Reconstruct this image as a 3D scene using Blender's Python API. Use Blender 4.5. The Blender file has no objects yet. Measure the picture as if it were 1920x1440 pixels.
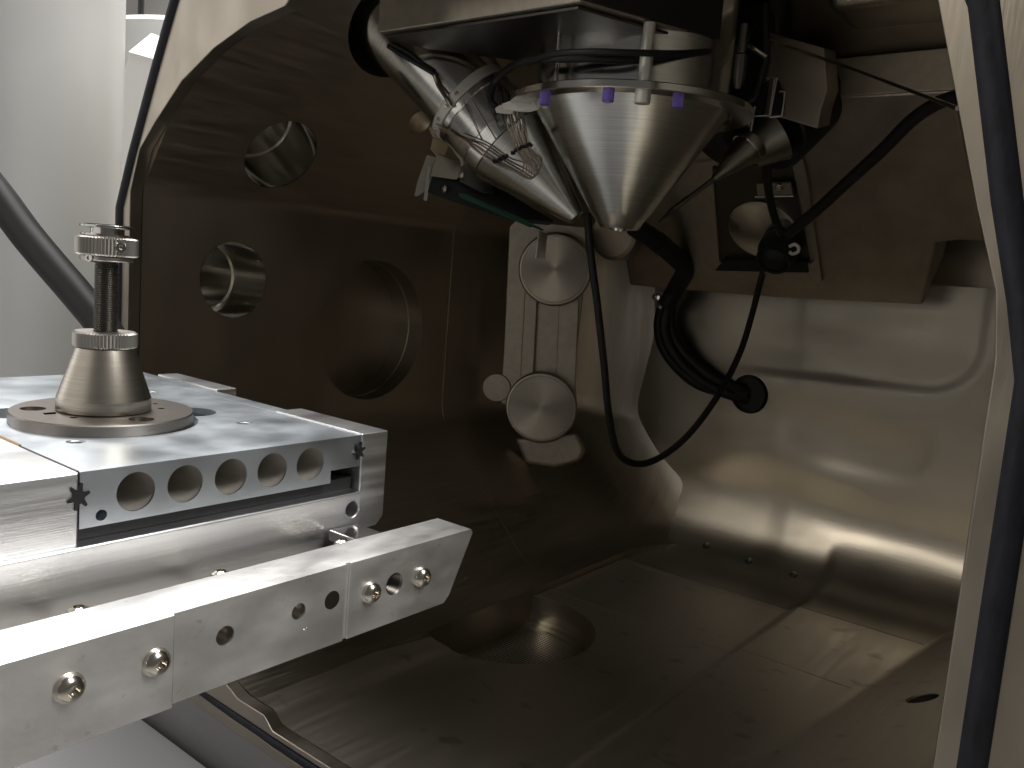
import bpy, bmesh, math, random
from mathutils import Vector, Matrix
random.seed(7)
S = 0.001            # everything below is written in millimetres
ZO = 190.0           # chamber floor trough lies at z = 0
PI = math.pi
sc = bpy.context.scene
COL = sc.collection

# ------------------------------------------------------------------ camera
cam_d = bpy.data.cameras.new('camera'); cam = bpy.data.objects.new('camera', cam_d); COL.objects.link(cam)
cam_d.sensor_fit = 'HORIZONTAL'; cam_d.sensor_width = 36.0; cam_d.lens = 36.0 * 1603.0 / 1920.0
cam_d.clip_start = 0.005; cam_d.clip_end = 50.0
CR = [[0.780416, -0.144231, 0.608398], [0.620095, 0.053709, -0.782686], [0.080211, 0.988085, 0.131352]]
M = Matrix(((CR[0][0], CR[0][1], CR[0][2], 0), (CR[1][0], CR[1][1], CR[1][2], 0), (CR[2][0], CR[2][1], CR[2][2], ZO * S), (0, 0, 0, 1)))
cam.matrix_world = M
sc.camera = cam

# ------------------------------------------------------------------ world (dim lab) and lamps
world = bpy.data.worlds.new('World'); sc.world = world; world.use_nodes = True
bg = world.node_tree.nodes['Background']
bg.inputs[0].default_value = (1.0, 0.96, 0.90, 1); bg.inputs[1].default_value = 0.09
sc.view_settings.view_transform = 'Standard'; sc.view_settings.look = 'None'
sc.view_settings.exposure = 0.0; sc.view_settings.gamma = 1.0
sc.cycles.max_bounces = 10; sc.cycles.glossy_bounces = 8; sc.cycles.diffuse_bounces = 5

def area(name, loc, target, sx, sy, power, col):
    d = bpy.data.lights.new(name, 'AREA'); d.shape = 'RECTANGLE'; d.size = sx; d.size_y = sy; d.energy = power; d.color = col
    o = bpy.data.objects.new(name, d); COL.objects.link(o); o.location = loc
    o.rotation_euler = (Vector(target) - Vector(loc)).to_track_quat('-Z', 'Y').to_euler()
    return o
# ceiling strip lamps of the lab, above and in front of the open chamber
area('ceiling_lamp', (-0.55, 0.36, 1.85), (-0.2, 0.10, 0.1), 1.2, 0.35, 38, (1.0, 0.98, 0.95))
area('ceiling_lamp', (0.95, 0.40, 1.5), (-0.2, 0.1, 0.1), 0.35, 1.2, 33, (1.0, 0.97, 0.93))
area('ceiling_lamp', (-0.62, -1.25, 1.12), (-0.12, 0.4, 0.05), 0.22, 0.20, 6.2, (1.0, 0.94, 0.85))
area('rim_fill_light', (-1.5, -0.50, 0.60), (-0.3, 0.2, 0.2), 0.6, 0.8, 3.3, (1.0, 0.98, 0.95))  # added fill without a known source, brightens the left flange rim
area('ceiling_lamp', (-1.6, 0.55, 1.7), (-0.7, 0.5, 0.2), 0.4, 0.8, 30, (1.0, 0.98, 0.95))

# ------------------------------------------------------------------ materials
MATS = {}
def mat(name, col, rough=0.4, metal=0.0, noise=0.0, nscale=(40, 40, 40), bump=0.0, bscale=(200, 200, 200), spec=0.5, rvar=0.0,
        wave=0.0, wscale=6.0, stain=None, trans=0.0, emit=None):
    m = bpy.data.materials.new(name); m.use_nodes = True
    nt = m.node_tree; b = nt.nodes['Principled BSDF']; N = nt.nodes.new; L = nt.links.new
    b.inputs['Base Color'].default_value = (*col, 1); b.inputs['Roughness'].default_value = rough
    b.inputs['Metallic'].default_value = metal; b.inputs['Specular IOR Level'].default_value = spec
    if trans: b.inputs['Transmission Weight'].default_value = trans
    tc = N('ShaderNodeTexCoord')
    def nz(scale, detail, out='Object'):
        mp = N('ShaderNodeMapping'); mp.inputs['Scale'].default_value = scale
        L(tc.outputs[out], mp.inputs[0]); n = N('ShaderNodeTexNoise'); n.inputs['Scale'].default_value = 1.0
        n.inputs['Detail'].default_value = detail; L(mp.outputs[0], n.inputs['Vector']); return n
    if noise or stain or rvar:
        n = nz(nscale, 6)
    if noise:
        r = N('ShaderNodeValToRGB')
        r.color_ramp.elements[0].position = 0.3; r.color_ramp.elements[1].position = 0.7
        r.color_ramp.elements[0].color = (*[c * (1 - noise) for c in col], 1)
        r.color_ramp.elements[1].color = (*[min(1, c * (1 + noise)) for c in col], 1)
        L(n.outputs[0], r.inputs[0]); src = r.outputs[0]
        if stain:
            n2 = nz(stain[0], 5); r2 = N('ShaderNodeValToRGB')
            r2.color_ramp.elements[0].position = stain[1]; r2.color_ramp.elements[1].position = stain[1] + 0.08
            r2.color_ramp.elements[0].color = (0, 0, 0, 1); r2.color_ramp.elements[1].color = (stain[2],) * 3 + (1,)
            L(n2.outputs[0], r2.inputs[0])
            mx = N('ShaderNodeMix'); mx.data_type = 'RGBA'; mx.inputs[7].default_value = (*[c * 0.45 for c in col], 1)
            L(r2.outputs[0], mx.inputs[0]); L(src, mx.inputs[6]); src = mx.outputs[2]
        L(src, b.inputs['Base Color'])
    if rvar:
        mr = N('ShaderNodeMapRange'); mr.inputs[1].default_value = 0.3; mr.inputs[2].default_value = 0.7
        mr.inputs[3].default_value = max(0.03, rough - rvar); mr.inputs[4].default_value = rough + rvar
        L(n.outputs[0], mr.inputs[0]); L(mr.outputs[0], b.inputs['Roughness'])
    last = None
    if bump:
        n3 = nz(bscale, 4); bp = N('ShaderNodeBump'); bp.inputs['Strength'].default_value = bump; bp.inputs['Distance'].default_value = 0.0004
        L(n3.outputs[0], bp.inputs['Height']); last = bp
    if wave:
        n4 = nz(wscale if isinstance(wscale, tuple) else (wscale,) * 3, 2); bp2 = N('ShaderNodeBump'); bp2.inputs['Strength'].default_value = wave; bp2.inputs['Distance'].default_value = 0.006
        L(n4.outputs[0], bp2.inputs['Height'])
        if last: L(last.outputs[0], bp2.inputs['Normal'])
        last = bp2
    if last: L(last.outputs[0], b.inputs['Normal'])
    if emit:
        b.inputs['Emission Color'].default_value = (*emit[0], 1); b.inputs['Emission Strength'].default_value = emit[1]
    MATS[name] = m; return m

ALU = mat('milled_aluminium', (0.80, 0.81, 0.82), 0.36, 1, 0.04, (60, 14, 420), 0.08, (300, 40, 2200), rvar=0.08)
ALUP = mat('plate_aluminium', (0.62, 0.67, 0.72), 0.36, 1, 0.04, (60, 60, 60), 0.04, (700, 700, 700), rvar=0.06)
ALUW = mat('worn_aluminium', (0.80, 0.79, 0.78), 0.42, 0.9, 0.10, (130, 60, 130), 0.18, (400, 250, 400), rvar=0.08, stain=((420, 300, 420), 0.66, 0.4))
STEEL = mat('turned_steel', (0.56, 0.53, 0.49), 0.24, 1, 0.06, (30, 30, 3500), 0.06, (20, 20, 6000), rvar=0.04)
POL = mat('polished_steel', (0.62, 0.61, 0.59), 0.17, 1, 0.05, (60, 60, 60), 0.04, (900, 900, 900), rvar=0.05)
SCREW = mat('screw_steel', (0.66, 0.62, 0.55), 0.20, 1)
KNURL = mat('knurl_steel', (0.52, 0.49, 0.46), 0.33, 1)
DISCM = mat('dark_steel', (0.25, 0.23, 0.21), 0.36, 1, 0.06, (300, 300, 300))
WALL = mat('chamber_steel', (0.50, 0.45, 0.375), 0.37, 1, 0.08, (700, 30, 14), 0.12, (2200, 60, 60), rvar=0.07)
FLOORM = mat('floor_steel', (0.46, 0.415, 0.345), 0.37, 0.84, 0.025, (300, 18, 25), 0.04, (1700, 40, 40), rvar=0.07, stain=((60, 80, 60), 0.62, 0.5))
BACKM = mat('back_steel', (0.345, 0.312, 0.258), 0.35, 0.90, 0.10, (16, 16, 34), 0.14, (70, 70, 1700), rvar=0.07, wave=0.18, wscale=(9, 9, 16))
FLANGE = mat('flange_steel', (0.31, 0.276, 0.228), 0.42, 0.95, 0.12, (40, 40, 25), 0.10, (900, 900, 60), rvar=0.10, stain=((70, 70, 40), 0.62, 0.3))
BEAD = mat('blasted_steel', (0.43, 0.385, 0.315), 0.45, 0.85, 0.08, (200, 200, 200), 0.3, (1500, 1500, 1500))
BROWN = mat('bronzed_steel', (0.42, 0.37, 0.30), 0.40, 0.9, 0.12, (60, 60, 60), 0.1, (700, 700, 700))
RUB = mat('black_rubber', (0.012, 0.012, 0.013), 0.5, 0, spec=0.35)
GASK = mat('navy_rubber', (0.011, 0.011, 0.017), 0.6, 0, 0.4, (400, 400, 150), 0.3, (900, 900, 500), spec=0.3)
BLACK = mat('black_anodised', (0.02, 0.02, 0.021), 0.45, 0.3)
DARKM = mat('dark_metal', (0.12, 0.11, 0.10), 0.4, 1)
WHITEP = mat('white_plastic', (0.72, 0.70, 0.64), 0.4)
CERAM = mat('pale_post', (0.62, 0.60, 0.54), 0.35, 0.3)
PURP = mat('violet_plastic', (0.30, 0.20, 0.75), 0.08, 0, trans=0.6)
GREEN = mat('green_board', (0.02, 0.09, 0.055), 0.4)
COPPER = mat('copper_strip', (0.36, 0.21, 0.10), 0.35, 0.9)
BRASS = mat('tan_ceramic', (0.42, 0.33, 0.20), 0.5)
GREYP = mat('grey_paint', (0.50, 0.51, 0.51), 0.38, 0, 0.03, (12, 12, 12))
GREYL = mat('pale_grey_paint', (0.66, 0.65, 0.63), 0.45)
PANELM = mat('panel_paint', (0.24, 0.24, 0.245), 0.42)
RECESS = mat('recess_steel', (0.38, 0.345, 0.285), 0.34, 1, 0.05, (60, 60, 60), 0.05, (600, 600, 600))
BOREM = mat('bore_steel', (0.72, 0.70, 0.66), 0.15, 1, 0.04, (60, 60, 60), 0.03, (900, 900, 900))
DRILL = mat('bore_shade_aluminium', (0.58, 0.55, 0.50), 0.34, 0.6, 0.06, (200, 3000, 3000))  # darker aluminium, puts the shade of the plate bores into colour
WPAINT = mat('white_wall_paint', (0.86, 0.85, 0.83), 0.6)
MESHM = mat('woven_mesh', (0.30, 0.28, 0.25), 0.45, 0.9)
TAPE = mat('black_tape', (0.018, 0.018, 0.03), 0.4)
WIREM = mat('thin_wire', (0.33, 0.27, 0.22), 0.35, 1)
SHEET = mat('sheet_edge', (0.70, 0.68, 0.64), 0.3, 1)

# turned faces: radial brushing around the local Z axis of the disc
def radial_mat(name, col, rough, aniso=0.85):
    m = bpy.data.materials.new(name); m.use_nodes = True; nt = m.node_tree; b = nt.nodes['Principled BSDF']
    b.inputs['Base Color'].default_value = (*col, 1); b.inputs['Metallic'].default_value = 1; b.inputs['Roughness'].default_value = rough
    b.inputs['Anisotropic'].default_value = aniso
    tc = nt.nodes.new('ShaderNodeTexCoord'); mp = nt.nodes.new('ShaderNodeMapping'); mp.inputs['Scale'].default_value = (25, 25, 2600)
    nz = nt.nodes.new('ShaderNodeTexNoise'); nz.inputs['Scale'].default_value = 1; nz.inputs['Detail'].default_value = 4
    rp = nt.nodes.new('ShaderNodeValToRGB'); rp.color_ramp.elements[0].position = 0.3; rp.color_ramp.elements[1].position = 0.7
    rp.color_ramp.elements[0].color = (*[c * 0.86 for c in col], 1); rp.color_ramp.elements[1].color = (*[min(1, c * 1.1) for c in col], 1)
    nt.links.new(tc.outputs['Object'], mp.inputs[0]); nt.links.new(mp.outputs[0], nz.inputs['Vector']); nt.links.new(nz.outputs[0], rp.inputs[0]); nt.links.new(rp.outputs[0], b.inputs['Base Color'])
    t = nt.nodes.new('ShaderNodeTangent'); t.direction_type = 'RADIAL'; t.axis = 'Z'
    nt.links.new(t.outputs[0], b.inputs['Tangent']); return m
GUNM = mat('gun_metal', (0.24, 0.225, 0.20), 0.33, 1)
RADIAL = radial_mat('spun_steel', (0.42, 0.375, 0.31), 0.34)
STEEL = radial_mat('turned_cone_steel', (0.60, 0.60, 0.57), 0.17)
TURN = radial_mat('turned_barrel_steel', (0.61, 0.61, 0.585), 0.16)
FOOT = radial_mat('turned_foot_steel', (0.44, 0.405, 0.35), 0.27)
POST = mat('dark_thread_steel', (0.20, 0.19, 0.175), 0.34, 1)
def mesh_pattern(m):
    nt = m.node_tree; b = nt.nodes['Principled BSDF']
    tc = nt.nodes.new('ShaderNodeTexCoord'); v = nt.nodes.new('ShaderNodeTexVoronoi'); v.inputs['Scale'].default_value = 520; v.inputs['Randomness'].default_value = 0.1
    r = nt.nodes.new('ShaderNodeValToRGB'); r.color_ramp.elements[0].position = 0.28; r.color_ramp.elements[1].position = 0.36
    r.color_ramp.elements[0].color = (0.01, 0.01, 0.01, 1); r.color_ramp.elements[1].color = (0.42, 0.39, 0.34, 1)
    nt.links.new(tc.outputs['Object'], v.inputs['Vector']); nt.links.new(v.outputs['Distance'], r.inputs[0]); nt.links.new(r.outputs[0], b.inputs['Base Color'])
mesh_pattern(MESHM)

# ------------------------------------------------------------------ geometry helpers (millimetres)
def W(p): return Vector((p[0] * S, p[1] * S, (p[2] + ZO) * S))
def frame(axis):
    a = Vector(axis).normalized(); h = Vector((0, 0, 1)) if abs(a.z) < 0.9 else Vector((1, 0, 0))
    u = h.cross(a).normalized(); v = a.cross(u); return u, v, a
def box(x0, x1, y0, y1, z0, z1):
    x0, x1 = sorted((x0, x1)); y0, y1 = sorted((y0, y1)); z0, z1 = sorted((z0, z1))
    v = [(x, y, z) for z in (z0, z1) for y in (y0, y1) for x in (x0, x1)]
    return v, [(0, 2, 3, 1), (4, 5, 7, 6), (0, 1, 5, 4), (2, 6, 7, 3), (0, 4, 6, 2), (1, 3, 7, 5)]
def prism(pts, d):
    """closed polygon of 3-D points swept by vector d"""
    n = len(pts); d = Vector(d); a = [Vector(p) for p in pts]
    nrm = Vector((0, 0, 0))
    for i in range(n): nrm += a[i].cross(a[(i + 1) % n])
    if nrm.dot(d) > 0: a.reverse()
    v = [tuple(p) for p in a] + [tuple(p + d) for p in a]
    f = [tuple(range(n)), tuple(range(2 * n - 1, n - 1, -1))]
    for i in range(n): f.append((i, n + i, n + (i + 1) % n, (i + 1) % n))
    # outward check is left to recalc
    return v, f
def lathe(prof, o, axis=(0, 0, 1), n=56, closed=False, wob=None):
    """profile (radius, t) turned round axis through o"""
    u, w, a = frame(axis); o = Vector(o); v = []; f = []; rings = []
    for r, t in prof:
        if r < 1e-6: rings.append([len(v)]); v.append(tuple(o + a * t))
        else:
            st = len(v)
            for k in range(n):
                rr = r * (wob(k) if wob else 1.0); th = 2 * PI * k / n
                v.append(tuple(o + a * t + (u * math.cos(th) + w * math.sin(th)) * rr))
            rings.append(list(range(st, st + n)))
    pairs = list(zip(rings[:-1], rings[1:])) + ([(rings[-1], rings[0])] if closed else [])
    for A, B in pairs:
        for k in range(n):
            k2 = (k + 1) % n
            if len(A) == 1 and len(B) == 1: continue
            if len(A) == 1: f.append((A[0], B[k2], B[k]))
            elif len(B) == 1: f.append((A[k], A[k2], B[0]))
            else: f.append((A[k], A[k2], B[k2], B[k]))
    return v, f
def cyl(o, axis, r, t0, t1, n=48): return lathe([(0, t0), (r, t0), (r, t1), (0, t1)], o, axis, n)
def spline(P, k=8):
    P = [Vector(p) for p in P]; out = []
    for i in range(len(P) - 1):
        p0 = P[i - 1] if i else P[0] * 2 - P[1]; p1 = P[i]; p2 = P[i + 1]; p3 = P[i + 2] if i + 2 < len(P) else P[-1] * 2 - P[-2]
        for j in range(k):
            t = j / k
            out.append(0.5 * ((2 * p1) + (p2 - p0) * t + (2 * p0 - 5 * p1 + 4 * p2 - p3) * t * t + (3 * p1 - p0 - 3 * p2 + p3) * t ** 3))
    out.append(P[-1]); return out
def tube(P, r, n=12, k=8, smooth=True, closed=False, caps=True):
    P = spline(P, k) if smooth else [Vector(p) for p in P]
    v = []; f = []; m = len(P); u = None
    for i, p in enumerate(P):
        if closed: d = (P[(i + 1) % m] - P[i - 1]).normalized()
        else: d = (P[min(i + 1, m - 1)] - P[max(i - 1, 0)]).normalized()
        if u is None: u = frame(d)[0]
        u = (u - d * u.dot(d)).normalized(); w = d.cross(u); rr = r(i / (m - 1)) if callable(r) else r
        for q in range(n): th = 2 * PI * q / n; v.append(tuple(p + (u * math.cos(th) + w * math.sin(th)) * rr))
    for i in range(m if closed else m - 1):
        j = (i + 1) % m
        for q in range(n): q2 = (q + 1) % n; f.append((i * n + q, i * n + q2, j * n + q2, j * n + q))
    if caps and not closed: f.append(tuple(range(n - 1, -1, -1))); f.append(tuple(range((m - 1) * n, m * n)))
    return v, f
def raw_mesh(name, geos):
    V = []; F = []
    for v, f in geos:
        b = len(V); V += [tuple(W(p)) for p in v]; F += [tuple(i + b for i in q) for q in f]
    me = bpy.data.meshes.new(name); me.from_pydata(V, [], F); me.validate()
    bm = bmesh.new(); bm.from_mesh(me); bmesh.ops.recalc_face_normals(bm, faces=bm.faces); bm.to_mesh(me); bm.free()
    return me
def turned(name, prof, o, axis, m, parent, n=96, ang=30, cut=None):
    """a lathe part whose local Z runs along its own axis (so that the turning marks follow it)"""
    u, w, a = frame(axis)
    me = raw_mesh(name, [lathe(prof, (0, 0, -ZO), (0, 0, 1), n)]); finish(me, ang)
    o2 = place(name, me, m, parent)
    rot = Matrix((u, w, a)).transposed().to_4x4()
    o2.matrix_basis = Matrix.Translation(W(o)) @ rot
    return o2
def finish(me, ang):
    me.polygons.foreach_set('use_smooth', [True] * len(me.polygons)); me.set_sharp_from_angle(angle=math.radians(ang)); me.update()
def place(name, me, m, parent=None):
    o = bpy.data.objects.new(name, me); COL.objects.link(o)
    if m and not me.materials: me.materials.append(m)
    if parent is not None:
        o.parent = parent
        if parent.type == 'EMPTY': o.matrix_parent_inverse = Matrix.Translation(-parent.location)
    return o
def part(name, geos, m, parent=None, bev=0.0, ang=35, cut=None, seg=2):
    if isinstance(geos, tuple): geos = [geos]
    me = raw_mesh(name, geos)
    if cut:
        a = bpy.data.objects.new('tmp', me); COL.objects.link(a); tmp = [a]
        for g in cut:
            c = bpy.data.objects.new('tmp_cut', raw_mesh('cut', [g])); COL.objects.link(c); tmp.append(c)
            md = a.modifiers.new('b', 'BOOLEAN'); md.operation = 'DIFFERENCE'; md.solver = 'EXACT'; md.object = c
        dg = bpy.context.evaluated_depsgraph_get(); dg.update()
        me = bpy.data.meshes.new_from_object(a.evaluated_get(dg)); me.name = name
        for t in tmp:
            d = t.data; bpy.data.objects.remove(t); bpy.data.meshes.remove(d)
        me.materials.clear()
    finish(me, ang)
    o = place(name, me, m, parent)
    if bev:
        b = o.modifiers.new('bevel', 'BEVEL'); b.width = bev * S; b.segments = seg; b.limit_method = 'ANGLE'; b.angle_limit = math.radians(40); b.harden_normals = True
    return o
def thing(name, label, cat, loc, group=None):
    o = bpy.data.objects.new(name, None); o.empty_display_size = 0.01; COL.objects.link(o); o.location = W(loc)
    o['label'] = label; o['category'] = cat
    if group: o['group'] = group
    return o
def tag(o, label, cat, group=None):
    o['label'] = label; o['category'] = cat
    if group: o['group'] = group
    return o
def fillet(pts, rad, k=8):
    out = []
    for i, p in enumerate(pts):
        r = rad[i]
        if r <= 0 or i in (0, len(pts) - 1): out.append(tuple(p)); continue
        p = Vector((p[0], p[1])); a = (Vector(pts[i - 1][:2]) - p).normalized(); b = (Vector(pts[i + 1][:2]) - p).normalized()
        th = math.acos(max(-1, min(1, a.dot(b)))); d = r / math.tan(th / 2); c = p + (a + b).normalized() * (r / math.sin(th / 2))
        s = p + a * d - c; e = p + b * d - c; a0 = math.atan2(s.y, s.x); a1 = math.atan2(e.y, e.x); da = (a1 - a0 + PI) % (2 * PI) - PI
        for j in range(k + 1): t = a0 + da * j / k; out.append((c.x + r * math.cos(t), c.y + r * math.sin(t)))
    return out
def loft_wall(pf, ys, thick, off=lambda y: 0.0, taper=False):
    """pf(y) -> [(x, z)] inner profile; swept along y, solid of given thickness outwards (left-hand normal)"""
    v = []; f = []; n = len(pf(ys[0]))
    for y in ys:
        P = pf(y); inn = []; out = []
        for i in range(n):
            a = Vector(P[max(0, i - 1)]); b = Vector(P[min(n - 1, i + 1)]); d = (b - a).normalized(); nr = Vector((-d.y, d.x))
            p = Vector(P[i]); q = p + nr * off(y); w = p + nr * ((7 + (thick - 7) * min(1, (y - 203) / 37.0)) if taper else thick)
            inn.append((q.x, y, q.y)); out.append((w.x, y, w.y))
        v += inn + out
    m = 2 * n
    for r in range(len(ys) - 1):
        A = r * m; B = A + m
        for i in range(n - 1):
            f.append((A + i, A + i + 1, B + i + 1, B + i)); f.append((A + n + i, B + n + i, B + n + i + 1, A + n + i + 1))
        f.append((A, B, B + n, A + n)); f.append((A + n - 1, A + 2 * n - 1, B + 2 * n - 1, B + n - 1))
    e = (len(ys) - 1) * m
    for i in range(n - 1): f.append((i, n + i, n + i + 1, i + 1)); f.append((e + i, e + i + 1, e + n + i + 1, e + n + i))
    return v, f
def sstep(a, b, x):
    t = max(0.0, min(1.0, (x - a) / (b - a))); return t * t * (3 - 2 * t)

# ================================================================== THE CHAMBER
CH = thing('vacuum_chamber', 'open steel vacuum chamber with brown brushed walls, round ports and rubber sealed flange', 'vacuum chamber', (-206, 380, -190))
AX = Vector((50.5, 24.5, -49.5)).normalized()          # ion column axis
FT = Vector((-232, 338, 27))                    # ion column tip
LP = fillet([(-272, -185), (-297, -185), (-382, -100), (-382, 24), (-328, 97), (-286, 150), (-262, 150)], [0, 40, 26, 10, 14, 8, 0])[1:]
YS = [206, 240, 280, 320, 360, 400, 416.8, 417, 417.2, 450, 480, 499, 500, 501] + [505 + 5 * i for i in range(12)] + [563, 566, 569, 571, 573, 574.2, 575, 576, 600]
def left_profile(y):
    s = 72.6 - math.sqrt(max(0.0, 72.6 ** 2 - min(72.5, max(0.0, y - 503)) ** 2))
    return [(x + s, z) for x, z in LP]
LH1 = (-382, 255.3, -16.1); LH2 = (-365, 268, 47.4); LH3 = (-382, 351.6, -42.4)
A2 = (-0.804, 0, 0.595)
left = part('side_wall', loft_wall(left_profile, YS, 34, lambda y: 0.12 if abs(y - 417) < 0.1 else 0.0, True), WALL, CH, ang=30, cut=[
    cyl(LH1, (-1, 0, 0), 19.4, -20, 60), cyl(LH2, A2, 19.6, -30, 70),
    cyl(LH3, (-1, 0, 0), 42, -5, 26), cyl(FT, -AX, 26, 95, 260), cyl((-343.8,341.7,75.6), -AX, 7, -20, 60)])
left['label'] = 'dark brown side wall with round bores and a bent upper half'
def bore(o, ax, r, step, deep, pre=0.0):
    return part('port_tube', lathe([(r, -pre), (r, step), (r - 1.3, step + 0.5), (r - 1.3, deep - 2), (0, deep - 2), (0, deep), (r + 1.5, deep), (r + 1.5, step), (r + 0.2, step - 2), (r + 0.15, -pre)], o, ax, 72, closed=False), BOREM, CH, ang=40)
bore(LH1, (-1, 0, 0), 19.1, 29, 75)
bore(LH2, A2, 19.3, 26, 75)
part('port_tube', [lathe([(41.9, 0.5), (41.9, 11.6), (41.3, 12), (41.3, 12.4), (41.9, 12.8), (41.9, 33), (30, 38), (0, 38), (0, 42), (44, 42), (44, 33), (42.05, 32), (42.05, 0.5)], LH3, (-1, 0, 0), 96)], RECESS, CH, ang=40)
part('port_sleeve', lathe([(25.8, 146), (25.8, 200), (0, 200), (0, 202), (28, 202), (28, 150), (25.9, 147)], FT, -AX, 64), BLACK, CH)

def RP(y):
    k = (y - 203) / 372.0; xw = -30 - 44 * k; xc = -126 + 51 * k; zc = -140 - 40 * k; sh = -44 * k
    r = 34 - 30 * k; d = r * math.tan(PI / 8)
    P = fillet([(-110 + sh, 150), (-78 + sh, 150), (-52 + sh, 97), (xw, 24), (xw, zc), (xc, -185), (xc - 30, -185)], [0, 8, 14, 10, 14 - 13 * k, r, 0])
    return P[:-1]
part('side_wall', loft_wall(RP, [206, 240, 280, 320, 360, 400, 450, 500, 540, 600], 30), FLOORM, CH, ang=30, cut=[cyl((-66.4, 390.2, -167.9), (0.5, 0, -0.86), 7, -9, 22, 40)])['label'] = 'tapering side wall behind the near flange'
part('port_tube', lathe([(6.9, 0.6), (6.9, 16), (0, 16), (0, 18), (7.6, 18), (7.6, 4), (7.05, 3)], (-66.4, 390.2, -167.9), (0.5, 0, -0.86), 48), BOREM, CH, ang=40)
def floor_xr(y): return RP(y)[-1][0]
part('ceiling', box(-300, -60, 206, 600, 150.6, 168), WALL, CH)
part('end_plate', box(-430, 10, 601, 615, -230, 180), BROWN, CH)

# floor and back wall: one swept sheet cut at the weld seam
def trough(x, y): return 4.2 * max(sstep(-270, -262, x), sstep(285, 320, y)) * (1 - sstep(-165, -157, x))
def rbox(x, z, x0, x1, z0, z1, r):
    qx = abs(x - (x0 + x1) / 2) - (x1 - x0) / 2 + r; qz = abs(z - (z0 + z1) / 2) - (z1 - z0) / 2 + r
    return math.hypot(max(qx, 0), max(qz, 0)) + min(max(qx, qz), 0) - r
def sweep(rows, xs, xr=None, depthf=None, thick=28):
    """rows: (y, z, ny, nz) with n pointing out of the chamber"""
    V = []; F = []
    for (y, z, ny, nz) in rows:
        base = []
        for x in xs:
            if xr and x > -150: x = -150 + (x + 150) / (xs[-1] + 150) * (xr(y) + 150)
            d = depthf(x, y, z)
            base.append((x, y + ny * d, z + nz * d))
        V += base + [(p[0], y + ny * thick, z + nz * thick) for p in base]
    n = len(xs); m = 2 * n
    for r in range(len(rows) - 1):
        A = r * m; B = A + m
        for i in range(n - 1):
            F.append((A + i, B + i, B + i + 1, A + i + 1)); F.append((A + n + i, A + n + i + 1, B + n + i + 1, B + n + i))
        F.append((A, A + n, B + n, B)); F.append((A + n - 1, B + n - 1, B + 2 * n - 1, A + 2 * n - 1))
    e = (len(rows) - 1) * m
    for i in range(n - 1): F.append((i, i + 1, n + i + 1, n + i)); F.append((e + i, e + n + i, e + n + i + 1, e + i + 1))
    return V, F
def frange(a, b, st): k = max(1, round((b - a) / st)); return [a + (b - a) * i / k for i in range(k + 1)]
xs = [LP[0][0]] + frange(-276, -256, 1) + frange(-250, -172, 6) + frange(-168, -152, 1) + [-145, -130, -115, -100]
frows = [(y, -185, 0, -1) for y in [206, 230, 270, 310, 350, 400, 413.6, 413.63, 414.27, 414.3, 450, 480, 494.4, 494.45, 495.45, 495.5, 499.5]]
def fdepth(x, y, z):
    d = trough(x, y)
    if 413.62 < y < 414.28: d += 1.5
    if 494.42 < y < 495.48: d += 2.2 * sstep(-268, -262, x) * (1 - sstep(-163, -157, x))
    return d
PORT = (-264, 354)
fl = part('floor', sweep(frows, xs, floor_xr, fdepth), FLOORM, CH, ang=50, cut=[cyl((PORT[0], PORT[1], -230), (0, 0, 1), 47, 0, 80, 96)])
BY = 575.0; BR = 46.0
brows = [(500.5, -185, 0, -1)] + [(y, -185, 0, -1) for y in frange(503, BY - BR, 3)]
brows += [(BY - BR + BR * math.sin(t), -185 + BR - BR * math.cos(t), math.sin(t), -math.cos(t)) for t in frange(PI / 40, PI / 2, PI / 40)]
brows += [(BY, z, 1, 0) for z in frange(-185 + BR + 2, 12, 2)]
def bdepth(x, y, z):
    up = sstep(-184, -158, z)
    d = trough(x, y) * (1 - up)
    d += (0.95 * math.sin(z / 8.2 + 0.7 * math.sin(x / 27)) * (0.55 + 0.45 * math.sin(x / 36 + 1.2)) + 0.5 * math.sin(x / 19 + z / 33)) * sstep(-172, -140, z) * (1 - sstep(-30, 0, z))
    d += 1.5 * (1 - sstep(-8, 2.0, rbox(x, z, -330, -92, -58 + 0.03 * (x + 200), 60, 30))) * sstep(-285, -215, x)
    d += 2.0 * (1 - sstep(-14, 2, rbox(x, z, -225, -108, -118, -20, 30))) * (1 - sstep(-100, -64, z)) * sstep(-215, -170, x)
    d -= 1.2 * (1 - sstep(-30, 8, rbox(x, z, -330, -225, -160, -70, 30)))
    return d
bxs = frange(-396, -56, 2.5)
cuts = [cyl(p, (0, 0, 1), 2.7, -18, 14, 24) for p in ((-244.8,554.1,-187.0), (-212.2,551.6,-187.0), (-180.4,551.1,-187.0))]
cuts += [cyl((-268.3,538.6,-181.0), (0, 0, 1), 1.5, -18, 14, 20), cyl((-234.9,570.0,-72.8), (0, 1, 0), 13.8, -4, 60)]
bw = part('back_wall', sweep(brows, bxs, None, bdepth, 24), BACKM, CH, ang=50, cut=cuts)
for p in ((-244.8,554.1,-187.0), (-212.2,551.6,-187.0), (-180.4,551.1,-187.0)):
    zf = -185 + BR - math.sqrt(BR ** 2 - max(0, p[1] - (BY - BR)) ** 2) - bdepth(p[0], p[1], -180) - 0.45
    part('hole_shade_plug', cyl((p[0], p[1], 0), (0, 0, 1), 2.66, -200, zf, 24), BLACK, CH)  # black plug paints the dark inside of each hole
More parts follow.
